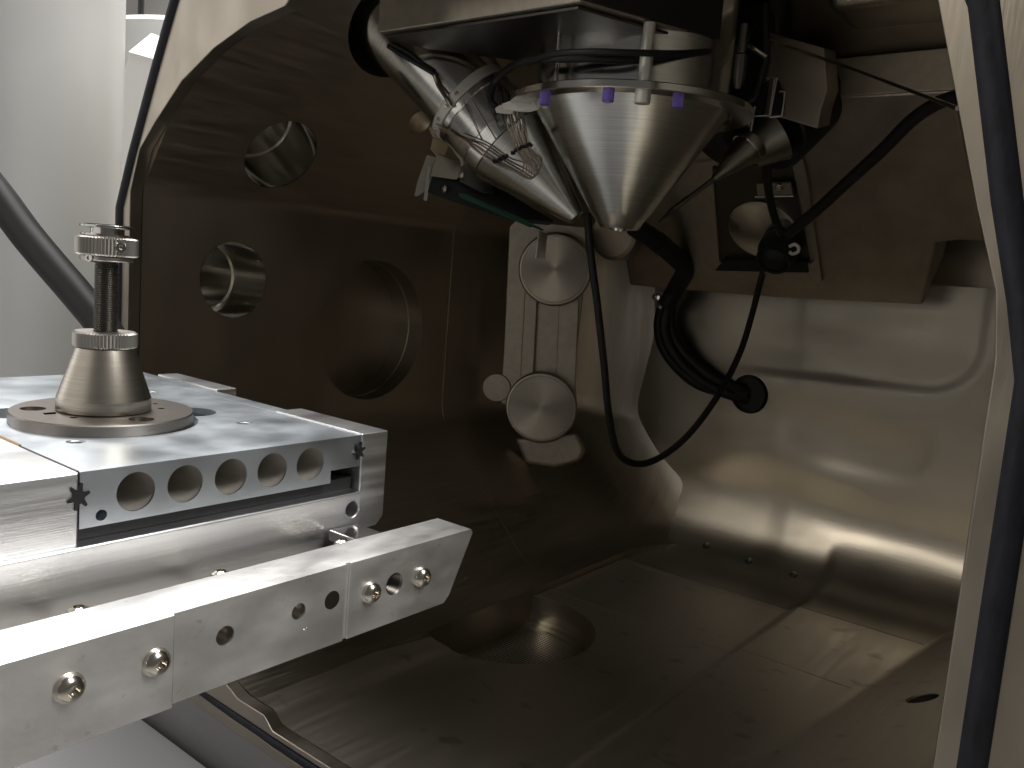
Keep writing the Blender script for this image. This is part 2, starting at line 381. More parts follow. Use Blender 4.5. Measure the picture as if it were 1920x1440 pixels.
# pump port in the floor
part('pump_port', lathe([(46.9, -4.5), (46.9, -13.2), (46.3, -13.5), (46.3, -14.1), (46.9, -14.4), (46.9, -19), (44, -19.2), (44, -21), (40, -21), (40, -40), (49, -40), (49, -30), (47.4, -29), (47.4, -5.2)], (PORT[0], PORT[1], -185), (0, 0, 1), 96), RECESS, CH, ang=40)
part('mesh_screen', lathe([(0, -22), (43.8, -22), (43.8, -23), (0, -23)], (PORT[0], PORT[1], -185), (0, 0, 1), 72), MESHM, CH)
part('screen_screw', lathe([(0, -20.6), (1.6, -20.8), (2, -21.6), (2, -22.2), (0, -22.2)], (-258.1,343.8,-206.0), (0, 0, 1), 20), SCREW, CH) if False else None

# flange with its seal
IN = [(-160, -189.2), (-262, -189.2), (-268, -185), (-286, -185), (-297, -181), (-375, -106), (-382, -92), (-382, 22), (-374.6, 40), (-362.5, 51), (-342, 67), (-319, 78), (-295, 85.5), (-274, 88.6), (-270, 92), (-266, 135), (-84, 135), (-68, 92), (-51, 63), (-38, 21), (-32.2, 4), (-30.4, -10), (-30, -128), (-37, -140), (-78, -180), (-90, -185), (-154, -185)]
SE = [(-160, -194), (-262, -194), (-272, -193.6), (-290, -193.4), (-314, -192.5), (-384, -122), (-390.5, -96), (-391, 14), (-381, 37), (-373, 53), (-361.5, 76), (-353, 92), (-345, 107), (-337, 122), (-329, 136), (-318, 146), (-76, 146), (-58, 93), (-42.4, 62), (-32.6, 22), (-27, 2), (-23.4, -14), (-22.5, -130), (-29, -144), (-72, -187), (-86, -193), (-154, -194)]
OU = [(-160, -200.8), (-262, -200.8), (-276, -200.6), (-293, -200.6), (-324, -200), (-389, -126), (-394.5, -98), (-395, 13), (-384.5, 38), (-376.5, 54.6), (-365, 78), (-356.5, 94), (-348.5, 109), (-340.5, 124), (-334, 140), (-320, 152), (-72, 152), (-40, 96), (0, 66), (20, 30), (28, 12), (30, -8), (30, -130), (20, -150), (-50, -196), (-84, -200.5), (-152, -200.8)]
def ring(A, B, y0, y1):
    n = len(A); V = [(p[0], y0, p[1]) for p in A] + [(p[0], y0, p[1]) for p in B] + [(p[0], y1, p[1]) for p in A] + [(p[0], y1, p[1]) for p in B]; F = []
    for i in range(n):
        j = (i + 1) % n
        F += [(i, j, n + j, n + i), (2 * n + i, 3 * n + i, 3 * n + j, 2 * n + j), (i, 2 * n + i, 2 * n + j, j), (n + i, n + j, 3 * n + j, 3 * n + i)]
    return V, F
def inset(A, B, d):
    o = []
    for a, b in zip(A, B): a = Vector(a); b = Vector(b); o.append(tuple(a + (b - a).normalized() * d))
    return o
part('flange', [ring(IN, inset(SE, IN, 2.4), 200, 205.8)], FLANGE, CH, bev=0.5, ang=30)
part('flange_rim', [ring(inset(SE, OU, 2.4), OU, 200.5, 202.8)], FLANGE, CH, bev=0.4, ang=30)
part('flange_groove', [ring(inset(SE, IN, 2.4), inset(SE, OU, 2.4), 202.4, 202.9)], BLACK, CH)
part('seal_ring', [tube([(p[0], 201.4, p[1]) for p in SE], lambda t: 2.2 if t < 0.17 or t > 0.95 else 3.2, 12, 4, closed=True, smooth=False)], GASK, CH, ang=60)

# sloped panel over the back wall and ledge above it
part('sloped_panel', prism([(-296.1,440.0,113.1), (-204.1,446.9,105.7), (-162.6,451.0,101.3), (-102.2,451.5,100.7), (-89.8,512.9,34.6), (-102.6,512.7,34.8), (-114.1,514.1,33.3), (-124.1,546.0,-1.1), (-197.9,548.5,-3.8), (-286.2,549.5,-4.8), (-325.3,549.0,-4.4)], (0, 34, 31)), BROWN, CH, bev=2.0, ang=30, seg=3)
part('panel_ledge', [prism([(-166.9,451.0,119.6), (-102.5,451.0,120.4), (-99.8,451.0,100.5), (-161.4,451.0,100.7)], (0, 40, 0))], BEAD, CH, bev=0.8)
part('ceiling_slope', prism([(-230, y, z) for y, z in ((452, 121), (404, 150.4), (492, 150.4), (492, 121))], (195, 0, 0)), BROWN, CH, bev=1.5)
part('ceiling_rib', [box(-150, -40, 400, 440, 128, 150)], WALL, CH, bev=6, seg=4)

# ================================================================== KNOB BRACKET IN THE CORNER
BK = thing('cover_bracket', 'upright bare metal bracket carrying two round spun covers in the back corner of the chamber', 'bracket', (-340, 474, -120))
KN = Vector((0.5, -0.86, 0)).normalized()
part('back_plate', prism([(-370.3,459.3,29.2), (-366.5,461.5,34.1), (-325.1,485.6,33.0), (-323.7,486.4,-15.1), (-324.8,485.8,-66.4), (-321.1,487.9,-88.3), (-346.4,473.2,-102.6), (-367.3,461.0,-91.9), (-368.0,460.6,-48.9)], (-3, 5, 0)), BEAD, BK, bev=1.0)
part('rib', prism([(-356.2,463.4,-4.0), (-348.4,468.0,-3.2), (-345.8,469.5,-90.9), (-354.1,464.7,-91.9)], (-1.5, 2.6, 0)), BEAD, BK, bev=1.2)
part('rib', prism([(-336.0,476.3,-16.4), (-324.2,483.2,-15.3), (-321.6,484.7,-80.7), (-333.0,478.1,-82.0)], (-1, 1.7, 0)), BEAD, BK, bev=0.8)
part('tab', [lathe([(0, 0), (9.4, 0), (10, -0.6), (10, -3), (0, -3)], (-369.7,458.5,-81.5), KN, 40)], BEAD, BK)
for c in ((-335.6,467.9,3.0), (-336.7,467.2,-91.1)):
    turned('round_cover', [(0, 0), (21.3, 0), (21.5, 0), (21.7, -0.5), (22.3, -0.5), (22.5, 0), (23.4, 0)] + [(23.8, -0.2), (23.8, -0.6), (24.6, -1.6), (24.6, -9), (0, -9)], c, KN, RADIAL, BK)
part('foot', [prism([(-357.3,465.7,-115.2), (-335.5,478.3,-110.5), (-319.8,487.5,-106.0), (-313.1,491.4,-119.0), (-315.6,490.0,-128.0), (-330.5,481.3,-134.6), (-348.4,470.9,-133.8)], (-4, 7, 0))], BEAD, BK, bev=5, seg=4)
DK = part('round_cap', lathe([(0, 0), (16, 0), (18, 2), (18, 12), (0, 12)], (-313.5,500.0,30.3), (0, 1, 0), 56), BROWN, CH, ang=30)

# ================================================================== ELECTRON COLUMN
EC = thing('electron_column', 'polished steel conical lens pointing straight down with a collar ring of violet studs', 'column', (-205, 332, 22))
EO = (-205, 332, 0)
turned('upper_barrel', [(0, 74.5), (41, 74.5), (41.5, 80), (42, 150), (0, 150)], EO, (0, 0, 1), TURN, EC)
turned('cone', [(12.6, 28.4), (12.8, 28.0), (42.8, 73.2), (43, 74), (0, 74)], EO, (0, 0, 1), STEEL, EC, 128, 8)
part('pole_tip', lathe([(0, 22.6), (5, 22.6), (5.2, 22), (8.2, 22), (8.6, 22.4), (12.7, 28.6), (0, 28.6)], EO, n=64), STEEL, EC, ang=25)
part('bore_lip', lathe([(2.2, 21.2), (3.4, 21.2), (3.6, 22.5), (2.0, 22.5)], EO, n=32, closed=True), POL, EC)
rg = part('collar_ring', lathe([(44, 71.8), (52.4, 71.8), (52.8, 72.2), (52.8, 74.6), (52.4, 75), (44, 75)], EO, n=128, closed=True), POL, EC, ang=30)
def stud_at(px_point, r=2.3, h=5.2, name='stud', m=PURP, z0=71.9):
    me = raw_mesh(name, [lathe([(0, -h), (r * 0.8, -h), (r, -h + 0.5), (r, 0), (0, 0)], (0, 0, -ZO), n=20)]); finish(me, 35)
    o = place(name, me, m, rg); o.location = W((px_point[0], px_point[1], z0)); return o
for p in ((-215.3,283.6,70.8), (-186.9,285.9,70.3), (-165.5,302.1,70.4)): stud_at(p)
pp = (-175.7,292.7,73.8)
part('post', lathe([(0, 67), (2.9, 67), (3.1, 67.5), (3.1, 74.9), (2.3, 75.1), (2.6, 86), (2.3, 92), (2.3, 96.6), (0, 96.6)], (pp[0], pp[1], 0), n=24), CERAM, EC)
pp = (-213.1,286.7,83.3)
part('pin', lathe([(0, 75), (1.1, 75), (1.1, 96), (0, 96)], (pp[0], pp[1], 0), n=16), POL, EC)
pp = (-155.0,330.8,82.6)
part('post', lathe([(0, 78), (1.5, 79), (2.6, 84), (2.6, 92), (1.7, 93), (1.7, 104), (0, 104)], (pp[0], pp[1], 0), n=20), DARKM, EC)

# ================================================================== ION COLUMN
IC = thing('ion_column', 'slanted polished steel column with a sharp cone running down to the lens tip', 'column', (-232, 338, 27))
turned('barrel', [(0, 79), (18.6, 79), (18.8, 190), (0, 190)], FT, -AX, TURN, IC)
part('collar_band', lathe([(19, 73), (21.2, 73), (21.6, 73.4), (21.6, 77.6), (21.2, 78), (18, 78), (18, 73.5)], FT, -AX, 96, closed=True), CERAM, IC, ang=30)
part('collar_lip', lathe([(19, 69.5), (20.8, 69.5), (21.2, 70), (21.2, 72.6), (20.4, 73), (19, 73)], FT, -AX, 96, closed=True), POL, IC, ang=30)
turned('middle_sleeve', [(21.0, 47.4), (21.6, 48), (21.9, 55), (21.5, 55.3), (21.9, 55.6), (20.4, 69.5), (0, 69.5), (0, 47.4)], FT, -AX, TURN, IC, 96, 8)
turned('cone', [(0, 0.4), (2.0, 0.4), (2.2, 0), (3.8, 0), (4.3, 0.6), (5.4, 3.6), (21.2, 46.6), (21.5, 47.2), (0, 47.2)], FT, -AX, STEEL, IC, 128, 8)
part('tip_bore', lathe([(0, -0.1), (1.1, -0.1), (1.1, 0.5), (0, 0.5)], FT, -AX, 20), BLACK, IC)
U_, V_, A_ = frame(-AX)
def ring_pt(r, t, deg): th = math.radians(deg); return Vector(FT) - AX * t + (U_ * math.cos(th) + V_ * math.sin(th)) * r
for deg in range(180, 361, 20):
    p = ring_pt(21.5, 75.5, deg); rad = (p - (Vector(FT) - AX * 75.5)).normalized()
    me_ = lathe([(0, 0.9), (0.6, 0.9), (0.9, 0.6), (0.9, -0.4), (0, -0.4)], p, rad, 14)
    part('clip_screw', me_, SCREW, IC)

# ================================================================== HANGING COVER
HB = thing('hanging_cover', 'angular sheet metal cover hanging from the chamber ceiling in front of the columns', 'cover', (-235, 290, 97))
hp = [(-293, 262), (-187, 262), (-164, 325), (-205, 336), (-262, 318), (-288, 284)]
part('cover_body', prism([(x, y, 97) for x, y in hp], (0, 0, 53)), BEAD, HB, bev=0.8)
part('black_side_sheet', prism([(-186.2, 262.6, 97.6), (-163.2, 325.4, 97.6), (-163.2, 325.4, 150), (-186.2, 262.6, 150)], (0.8, -0.3, 0)), BLACK, HB)  # thin black sheet over the right side of the cover body
part('bottom_plate', prism([(x * 1.0, y + 0.0, 96.4) for x, y in [(-290, 264), (-189, 264), (-167, 323), (-205, 333), (-260, 315), (-285, 285)]], (0, 0, -1.2)), DARKM, HB, bev=0.3)

# ================================================================== WIRES AND SMALL FITTINGS ROUND THE ION COLUMN
WH = thing('wire_harness', 'bundle of thin bare wires laced with dark beads lying across the slanted column', 'wires', (-248.5,316.1,50.5))
bead_me = raw_mesh('bead', [lathe([(0, -0.8), (0.7, -0.5), (0.85, 0), (0.7, 0.5), (0, 0.8)], (0, 0, -ZO), (0.8, 0.3, 0.5), 8)]); finish(bead_me, 60)
def bead(p): o = place('bead', bead_me, BLACK, WH); o.location = W(p)
part('wire', tube([(-260.4,306.2,82.3), (-254.6,303.8,68.6), (-248.6,308.9,54.6), (-246.5,312.5,49.0), (-248.3,313.1,43.8), (-252.5,309.4,46.2), (-260.2,303.4,49.5), (-271.5,298.1,57.2), (-286.3,295.2,64.4)], 0.28, 6, 6), WIREM, WH)
part('wire', tube([(-258.5,306.2,79.3), (-252.6,304.6,66.4), (-248.0,309.8,53.8), (-245.5,313.4,48.1), (-247.5,314.2,43.0), (-251.5,310.3,45.4), (-259.4,304.6,48.2), (-270.7,298.8,55.9), (-285.8,296.4,62.7)], 0.28, 6, 6), WIREM, WH)
part('wire', tube([(-258.5,308.6,81.5), (-251.0,306.2,66.6), (-247.1,310.5,54.3), (-244.7,314.4,47.6), (-246.5,315.0,42.4), (-250.6,311.1,44.8), (-258.0,305.6,47.6), (-268.4,299.3,55.0), (-283.7,296.4,61.9)], 0.28, 6, 6), WIREM, WH)
part('wire', tube([(-256.6,308.8,79.1), (-249.3,306.9,65.0), (-246.3,311.5,53.8), (-243.9,315.4,47.2), (-245.6,315.8,42.0), (-249.6,312.0,44.4), (-256.5,306.5,47.3), (-266.1,299.6,55.0), (-281.3,296.5,61.1)], 0.28, 6, 6), WIREM, WH)
part('wire', tube([(-256.7,311.0,80.7), (-248.9,308.6,66.3), (-245.6,312.2,54.8), (-243.0,316.1,47.1), (-244.6,316.6,41.9), (-248.7,312.7,44.3), (-254.9,307.2,47.8), (-263.9,300.1,54.0), (-279.3,296.9,60.1)], 0.28, 6, 6), WIREM, WH)
part('wire', tube([(-254.5,311.0,77.7), (-247.9,310.2,64.6), (-245.1,313.1,53.8), (-242.2,317.0,47.9), (-243.5,317.0,42.7), (-247.4,313.0,45.0), (-253.5,307.2,48.8), (-262.1,300.2,54.9), (-276.7,297.0,59.6)], 0.28, 6, 6), WIREM, WH)
part('wire', tube([(-254.5,313.2,79.1), (-247.5,311.4,66.2), (-244.4,313.8,54.8), (-241.5,317.9,49.2), (-242.5,317.6,43.9), (-246.3,313.4,46.2), (-252.5,307.5,49.5), (-260.5,300.5,55.4), (-274.3,297.4,58.6)], 0.28, 6, 6), WIREM, WH)
part('wire', tube([(-252.1,313.3,76.2), (-246.6,312.1,64.5), (-244.0,314.5,54.2), (-241.1,318.7,51.7), (-241.7,317.8,46.4), (-245.4,313.4,48.6), (-251.4,308.0,50.3), (-258.9,300.8,55.9), (-271.4,297.0,59.9)], 0.28, 6, 6), WIREM, WH)
part('wire', tube([(-269.7,295.1,73.5), (-265.4,297.2,65.1), (-261.2,300.0,56.5)], 0.2, 6, 4), WIREM, WH)
part('wire', tube([(-266.5,296.7,74.8), (-260.9,299.3,66.2), (-255.1,302.0,57.4)], 0.2, 6, 4), WIREM, WH)
part('wire', tube([(-263.6,300.2,78.9), (-258.6,301.3,70.2), (-253.6,302.8,61.4)], 0.2, 6, 4), WIREM, WH)
bead((-257.7,304.7,48.4))
bead((-257.0,305.3,48.2))
bead((-256.1,305.4,48.4))
bead((-255.1,305.4,49.3))
bead((-254.5,306.0,49.2))
bead((-253.5,306.0,50.1))
bead((-252.9,306.5,49.9))
bead((-252.0,306.8,50.7))
bead((-249.9,307.9,52.3))
bead((-249.3,308.4,52.4))
bead((-248.6,308.7,53.6))
bead((-247.3,309.7,54.4))
bead((-246.8,310.2,55.3))
bead((-246.3,310.9,55.6))
bead((-245.8,311.6,55.8))
bead((-245.4,312.2,56.0))
bead((-244.9,312.7,56.7))
bead((-244.6,313.3,57.1))
bead((-244.2,314.0,56.6))

SB = thing('sensor_bracket', 'folded grey sheet bracket with screws and a green edged strip beside the slanted column', 'bracket', (-303.5,328.2,42.5))
part('folded_tab', prism([(-317.5,322.0,55.1), (-309.0,328.3,52.6), (-315.1,321.1,38.3), (-319.6,316.8,33.5), (-319.4,318.2,41.2)], (1.2, 1.6, 0)), BEAD, SB, bev=0.3)
part('folded_edge', prism([(-314.8,320.6,48.9), (-314.1,321.1,48.7), (-313.4,318.8,31.6), (-314.0,318.3,31.8)], (0.6, 0.8, 0)), SHEET, SB)
part('folded_tab', prism([(-311.4,324.3,70.6), (-301.8,330.6,63.5), (-301.9,329.1,55.3), (-309.1,324.9,63.3)], (1.2, 1.6, 0)), BEAD, SB, bev=0.3)
part('folded_tab', prism([(-309.5,320.6,55.2), (-301.8,326.1,52.2), (-298.2,328.2,48.3), (-300.9,325.3,43.1), (-310.4,318.0,43.8)], (1.2, 1.6, 0)), BEAD, SB, bev=0.3)
part('ceramic_block', prism([(-317.6,321.6,68.3), (-314.6,324.5,71.3), (-312.3,325.6,67.2), (-315.2,322.7,63.6)], (3, 4, 0)), BRASS, SB, bev=0.4)
part('ceramic_block', prism([(-315.9,323.4,63.8), (-312.2,326.0,61.4), (-313.3,324.0,54.7), (-315.9,322.4,57.8)], (3, 4, 0)), BRASS, SB, bev=0.4)
part('sensor_body', prism([(-312.3,322.1,46.5), (-296.9,333.2,41.5), (-272.1,350.0,26.6), (-274.6,347.7,24.2), (-298.6,330.1,30.7), (-313.3,319.5,35.5)], (10, 13, 0)), BLACK, SB, bev=0.6)
part('side_plate', prism([(-297.9,327.1,55.5), (-292.1,331.3,53.4), (-289.3,331.7,42.9), (-287.0,332.6,37.2), (-297.2,325.4,42.1)], (4, 5, 0)), DARKM, SB, bev=0.4)
part('green_strip', prism([(-296.8,324.7,36.2), (-295.6,325.7,36.3), (-268.4,352.3,23.2), (-265.5,354.2,21.3), (-269.1,351.6,22.0), (-295.7,325.3,34.2)], (2, 2.6, 0)), GREEN, SB, bev=0.2)
part('hook', tube([(-269.2,351.6,22.5), (-265.8,354.1,21.5), (-265.4,353.4,15.8), (-265.0,352.3,7.1)], 0.45, 8, 2, smooth=False), SHEET, SB)
part('hook_plate', prism([(-266.1,355.0,20.8), (-263.8,356.6,19.9), (-262.8,355.3,7.4), (-265.2,353.4,7.2)], (0.8, 1, 0)), BROWN, SB)
scr = raw_mesh('screw', [lathe([(0, 0.6), (0.9, 0.6), (1.0, 1.5), (1.6, 1.4), (2.1, 0.9), (2.3, 0), (0, 0)], (0, 0, -ZO), (-0.55, -0.8, 0.1), 24)]); finish(scr, 30)
for p in ((-304.7,324.0,38.2), (-295.4,325.9,51.6), (-294.9,325.2,45.2)):
    o = place('screw', scr, SCREW, SB); o.location = W(p)

PLUG = (-250.8,306.1,73.5)
CC = thing('cable_connector', 'small white plug on the end of a black cable above the wire bundle', 'connector', (-243.9,297.7,71.5))
part('plug', prism([(-246.6,293.0,71.0), (-242.5,296.5,73.2), (-237.3,300.9,75.1), (-236.1,301.0,70.6), (-241.1,296.8,68.3), (-245.5,293.4,68.3)], (4, 5.2, 0)), WHITEP, CC, bev=0.5)
part('plug_tip', prism([(-248.3,291.3,68.9), (-246.5,292.9,70.5), (-245.5,293.4,68.3), (-246.0,292.7,66.9), (-247.4,291.6,66.7)], (3, 4, 0)), WHITEP, CC, bev=0.3)
part('cable', tube([(-249.8,294.1,70.0), (-252.5,293.7,72.3), (-253.3,293.8,76.5), (-250.2,294.6,82.3), (-236.2,288.1,85.0), (-218.0,279.0,83.5), (-197.6,284.6,83.5), (-184.6,294.9,84.3), (-174.4,305.7,86.8), (-167.4,327.5,92.3), (-170.5,360.2,104.0), (-178.9,392.5,121.8)], 1.5, 12, 8), RUB, CC)
tag(part('cable', tube([(-224.2,281.8,83.5), (-205.8,273.0,83.1), (-188.1,274.0,82.7), (-175.6,283.8,83.6), (-166.8,304.1,87.5), (-166.3,334.1,96.3), (-174.3,375.2,112.2), (-181.8,397.6,128.3)], 1.3, 12, 8), RUB), 'black cable bowed across the front of the lens just under the hanging cover', 'cable')
PC = thing('pigtail_cable', 'twin black leads ending in a bare braid on the slanted column barrel', 'cable', (-324.9,325.7,96.0))
part('lead', tube([(-306.5,281.2,97.6), (-295.4,285.3,91.5), (-286.1,289.4,86.5), (-284.1,290.2,85.1)], 1.3, 10, 6), RUB, PC)
part('lead', tube([(-304.3,281.4,98.4), (-295.8,284.7,94.2), (-290.6,287.4,90.1), (-285.2,289.8,87.0)], 1.1, 10, 6), RUB, PC)
part('braid', tube([(-284.6,290.0,85.6), (-282.6,291.2,80.6), (-277.2,290.9,75.0), (-274.7,292.2,70.9)], 1.0, 8, 6), WIREM, PC)
tag(part('support_rod', tube([(-287.4,330.6,103.4), (-268.5,322.4,88.7)], 1.3, 12, 1, smooth=False), CERAM), 'pale ceramic rod leaning between the two columns', 'rod')

# ================================================================== DETECTOR RIGHT OF THE LENS
DT = thing('side_detector', 'dark boxy detector with bright folded sheet edges to the right of the lens', 'detector', (-171.3,410.0,78.4))
part('housing', prism([(-184.2,400.0,107.1), (-175.3,400.0,120.9), (-147.4,400.0,111.1), (-143.5,400.0,92.1), (-145.4,400.0,84.0), (-145.8,400.0,75.2), (-163.0,400.0,80.7), (-176.3,400.0,82.3), (-175.6,400.0,89.2)], (-9, 40, 9)), BROWN, DT, bev=0.8)
part('rear_barrel', lathe([(0, 0), (20, 0), (21, 1), (21, 40), (0, 40)], (-182.1,430.0,79.2), (0.15, 0.6, 0.5), 48), BLACK, DT, ang=30)
part('rear_cone', lathe([(0, 0), (10, 0), (15, 16), (0, 16)], (-184.6,412.0,68.4), (0.5, 0.35, 0.45), 48), GUNM, DT, ang=30)
def edge(P, r=0.45): part('sheet_edge', tube(P, r, 8, 1, smooth=False), SHEET, DT)
edge([(-174.2,398.0,107.8), (-176.0,398.0,95.2)])
edge([(-175.5,398.0,95.4), (-173.9,398.0,99.5), (-167.4,398.0,99.0), (-168.6,398.0,82.1), (-176.0,398.0,81.9)])
edge([(-172.0,398.6,99.0), (-173.1,398.6,82.4)])
edge([(-168.4,397.4,98.5), (-168.8,397.4,81.3)], 0.35)
edge([(-165.3,398.0,92.8), (-162.7,398.0,92.4), (-162.9,398.0,81.6), (-168.5,398.0,81.1)])
edge([(-175.7,396.0,86.0), (-176.5,396.0,73.2)], 0.6)
edge([(-177.4,396.6,84.7), (-178.0,396.6,76.8)], 0.4)
part('dark_slot', prism([(-174.4,397.0,93.9), (-171.3,397.0,98.1), (-172.0,397.0,82.5), (-177.8,397.0,82.3), (-176.8,397.0,87.2)], (0.4, 1.2, 0)), BLACK, DT)
part('dark_slot', prism([(-167.0,398.0,98.0), (-164.8,398.0,92.6), (-162.9,398.0,82.1), (-168.1,398.0,82.3)], (0.4, 1.2, 0)), BLACK, DT)
part('spool', lathe([(0, 0), (15, 0), (15.5, 1), (15.5, 9), (11, 10), (11, 20), (15.5, 21), (15.5, 26), (0, 26)], (-209.3,420.0,74.0), (0.45, 0.5, 0.74), 48), BLACK, DT, ang=30)
part('black_tube', tube([(-198.7,420.0,144.0), (-189.0,420.0,144.3), (-182.6,420.0,136.9), (-182.1,420.0,124.3), (-183.3,420.0,111.6)], 8.5, 16, 8), BLACK, DT)
part('arm', prism([(-216.6,395.0,139.1), (-174.9,395.0,133.9), (-171.1,395.0,107.3), (-174.5,395.0,88.2), (-182.1,395.0,84.9), (-199.1,395.0,88.2)], (-6, 30, 0)), BLACK, DT, bev=3, seg=3)
part('strut', tube([(-183.7,392.0,113.5), (-180.2,392.0,113.1), (-173.2,396.0,108.2)], 1.2, 10, 2, smooth=False), POL, DT)
tag(part('edge_strip', prism([(-166.7,365.0,76.1), (-165.3,365.0,75.1), (-197.1,345.0,25.7), (-198.7,345.0,25.6)], (1.5, 3, 0)), SHEET, bev=0.2), 'narrow bright strip running down behind the right flank of the lens', 'strip') if False else None

GN = thing('gas_needle', 'dark conical nozzle with a fine needle pointing at the lens tip from the right', 'nozzle', (-179.5,395.0,63.6))
na = Vector((-178.8,400.0,67.4)); nb = Vector((-189.1,388.0,51.2)); nd = (nb - na).normalized(); nl = (nb - na).length
part('nozzle', lathe([(0, -4), (8.0, -4), (8.2, 0), (7.8, 1), (1.6, nl), (0, nl)], na, nd, 40), GUNM, GN, ang=30)
part('nozzle_ring', lathe([(7.9, 0.2), (8.5, 0.2), (8.5, 1.2), (7.9, 1.2)], na, nd, 40, closed=True), POL, GN)
part('needle', tube([nb, (-198.0,381.0,41.2), (-203.8,378.0,35.7)], 1.25, 10, 1, smooth=False), DARKM, GN)
part('needle_tip', tube([(-203.8,378.0,35.7), (-205.8,377.0,33.0), (-209.5,375.0,28.8)], lambda t: 1.5 - 1.1 * t, 10, 1, smooth=False), BLACK, GN)

# ================================================================== PORT PLATE ON THE SLOPED PANEL
PP = thing('port_plate', 'tall metal plate with a rounded window and a round port on the sloped rear panel', 'plate', (-216.4,519.4,24.6))
part('plate', prism([(-262.2,477.1,68.8), (-249.0,474.6,71.4), (-179.5,469.2,77.2), (-178.4,480.5,65.1), (-180.2,533.1,8.4), (-181.6,534.9,6.5), (-261.9,538.3,2.8), (-266.2,534.7,6.7)], (0, 2.0, 1.9)), BEAD, PP, bev=0.5, cut=[prism([(-233.7,469.4,63.8), (-230.3,467.4,65.9), (-187.6,467.6,65.7), (-185.1,469.5,63.6), (-182.3,514.8,14.9), (-184.7,516.9,12.6), (-243.7,520.3,8.9), (-245.7,518.3,11.1)], (0, 14, 13))])
part('window_back', prism([(-243.9,478.7,70.7), (-186.7,479.1,70.2), (-186.3,534.4,10.7), (-255.8,538.6,6.2)], (0, 0.3, 0.3)), DARKM, PP)
part('port_disc', lathe([(0, 2.6), (20, 2.6), (22.0, 2.0), (22.6, 0), (0, 0)], (-211.6,509.8,37.1), (0, -70, -65), 72), POL, PP, ang=30)
part('lower_bar', prism([(-241.3,523.3,17.5), (-187.2,521.8,19.1), (-187.1,527.5,13.0), (-250.3,529.9,10.4)], (0, 3, 2.8)), BLACK, PP, bev=0.3)
part('clip', prism([(-208.0,482.6,60.6), (-187.6,481.8,61.4), (-187.4,487.5,55.3), (-208.9,488.2,54.5)], (0, 1.4, 1.3)), BEAD, PP, bev=0.3)
part('clip_edge', tube([(-210.0,487.9,54.2), (-186.9,487.2,54.9)], 0.8, 8, 1, smooth=False), POL, PP)
part('screw', lathe([(0, 1.0), (0.9, 1.0), (1.0, 1.8), (2.3, 1.4), (2.8, 0), (0, 0)], (-193.7,482.3,59.4), (0, -70, -65), 24), SCREW, PP, ang=30)
GL = thing('cable_gland', 'black round cable gland with a pale clip in front of the port plate', 'gland', (-195.0,499.0,29.0))
part('body', lathe([(0, 18), (5, 17.4), (10, 14), (12.2, 8), (12.2, 0), (0, 0)], (-200.3,512.8,28.8), (0, -70, -65), 48), RUB, GL, ang=40)
part('clip', [tube([(-186.2,489.0,26.5), (-183.1,487.9,27.7), (-181.2,489.1,26.4), (-182.0,491.5,23.8), (-185.5,492.7,22.5), (-187.1,491.7,23.6)], 1.0, 8, 4)], WHITEP, GL)
part('ridge', lathe([(8.8, 14.6), (10.2, 14.6), (10.2, 15.8), (8.8, 15.8)], (-200.3,512.8,28.8), (0, -70, -65), 48, closed=True), RUB, GL)

# ================================================================== CABLES
tag(part('cable', tube([(-185.1,481.4,33.2), (-167.0,470.3,45.2), (-147.4,456.1,59.0), (-129.4,442.1,71.2), (-112.8,427.1,82.8), (-100.1,417.1,87.8), (-90.5,410.7,88.8)], 3.1, 14, 8), RUB), 'thick black cable running up to the right from the gland to the flange', 'cable')
tag(part('cable', tube([(-175.0,411.1,73.7), (-183.0,433.3,61.5), (-187.4,452.2,50.0), (-190.0,469.4,40.2), (-191.3,484.7,32.6)], 1.4, 12, 8), RUB), 'left lead of the pair dropping from the dark detector to the gland', 'cable', None)
tag(part('cable', tube([(-174.3,413.5,74.0), (-182.3,438.0,59.4), (-186.6,457.0,47.7), (-188.9,473.2,39.2), (-189.9,485.9,32.8)], 1.3, 12, 8), RUB), 'right lead of the pair dropping from the dark detector to the gland', 'cable', None)
tag(part('cable', tube([(-212.1,536.3,28.7), (-216.0,532.1,22.1), (-218.7,531.0,4.9), (-219.8,526.7,-15.7), (-221.0,517.9,-39.8), (-223.2,499.2,-64.8), (-226.3,473.9,-86.7), (-230.0,449.7,-99.5), (-235.2,428.3,-104.2), (-239.7,410.7,-96.7), (-239.2,395.8,-74.0), (-237.7,382.8,-44.1), (-238.3,372.1,-13.5), (-239.9,364.6,10.3), (-241.1,359.5,30.9)], 2.0, 14, 10), RUB), 'long black cable hanging in a loop from behind the lens to the gland', 'cable')
HC = thing('cable_loom', 'black sleeved cable loom clamped to the back wall and entering a round hole', 'cable loom', (-234.6,560.0,-72.1))
part('sleeve', tube([(-278.8,470.0,33.1), (-274.0,490.0,25.9), (-271.5,510.0,18.5), (-272.2,530.0,10.1), (-286.5,548.0,-3.0), (-294.8,552.0,-15.7)], 6.4, 14, 8), RUB, HC)
part('strand', tube([(-300.9,560.0,-15.3), (-302.6,560.0,-31.1), (-297.3,560.0,-46.2), (-284.1,562.0,-60.3), (-265.8,566.0,-70.3), (-239.0,580.0,-74.1)], 5.0, 14, 8), RUB, HC)
part('strand', tube([(-295.8,560.0,-14.1), (-295.5,561.0,-28.4), (-288.4,562.0,-42.1), (-275.1,564.0,-54.5), (-257.0,568.0,-65.3), (-239.3,582.0,-72.3)], 4.6, 14, 8), RUB, HC)
part('strand', tube([(-295.9,556.0,-16.9), (-296.6,556.0,-33.6), (-288.9,558.0,-49.1), (-273.1,562.0,-63.4), (-254.1,568.0,-72.6), (-238.7,582.0,-77.3)], 4.2, 14, 8), RUB, HC)
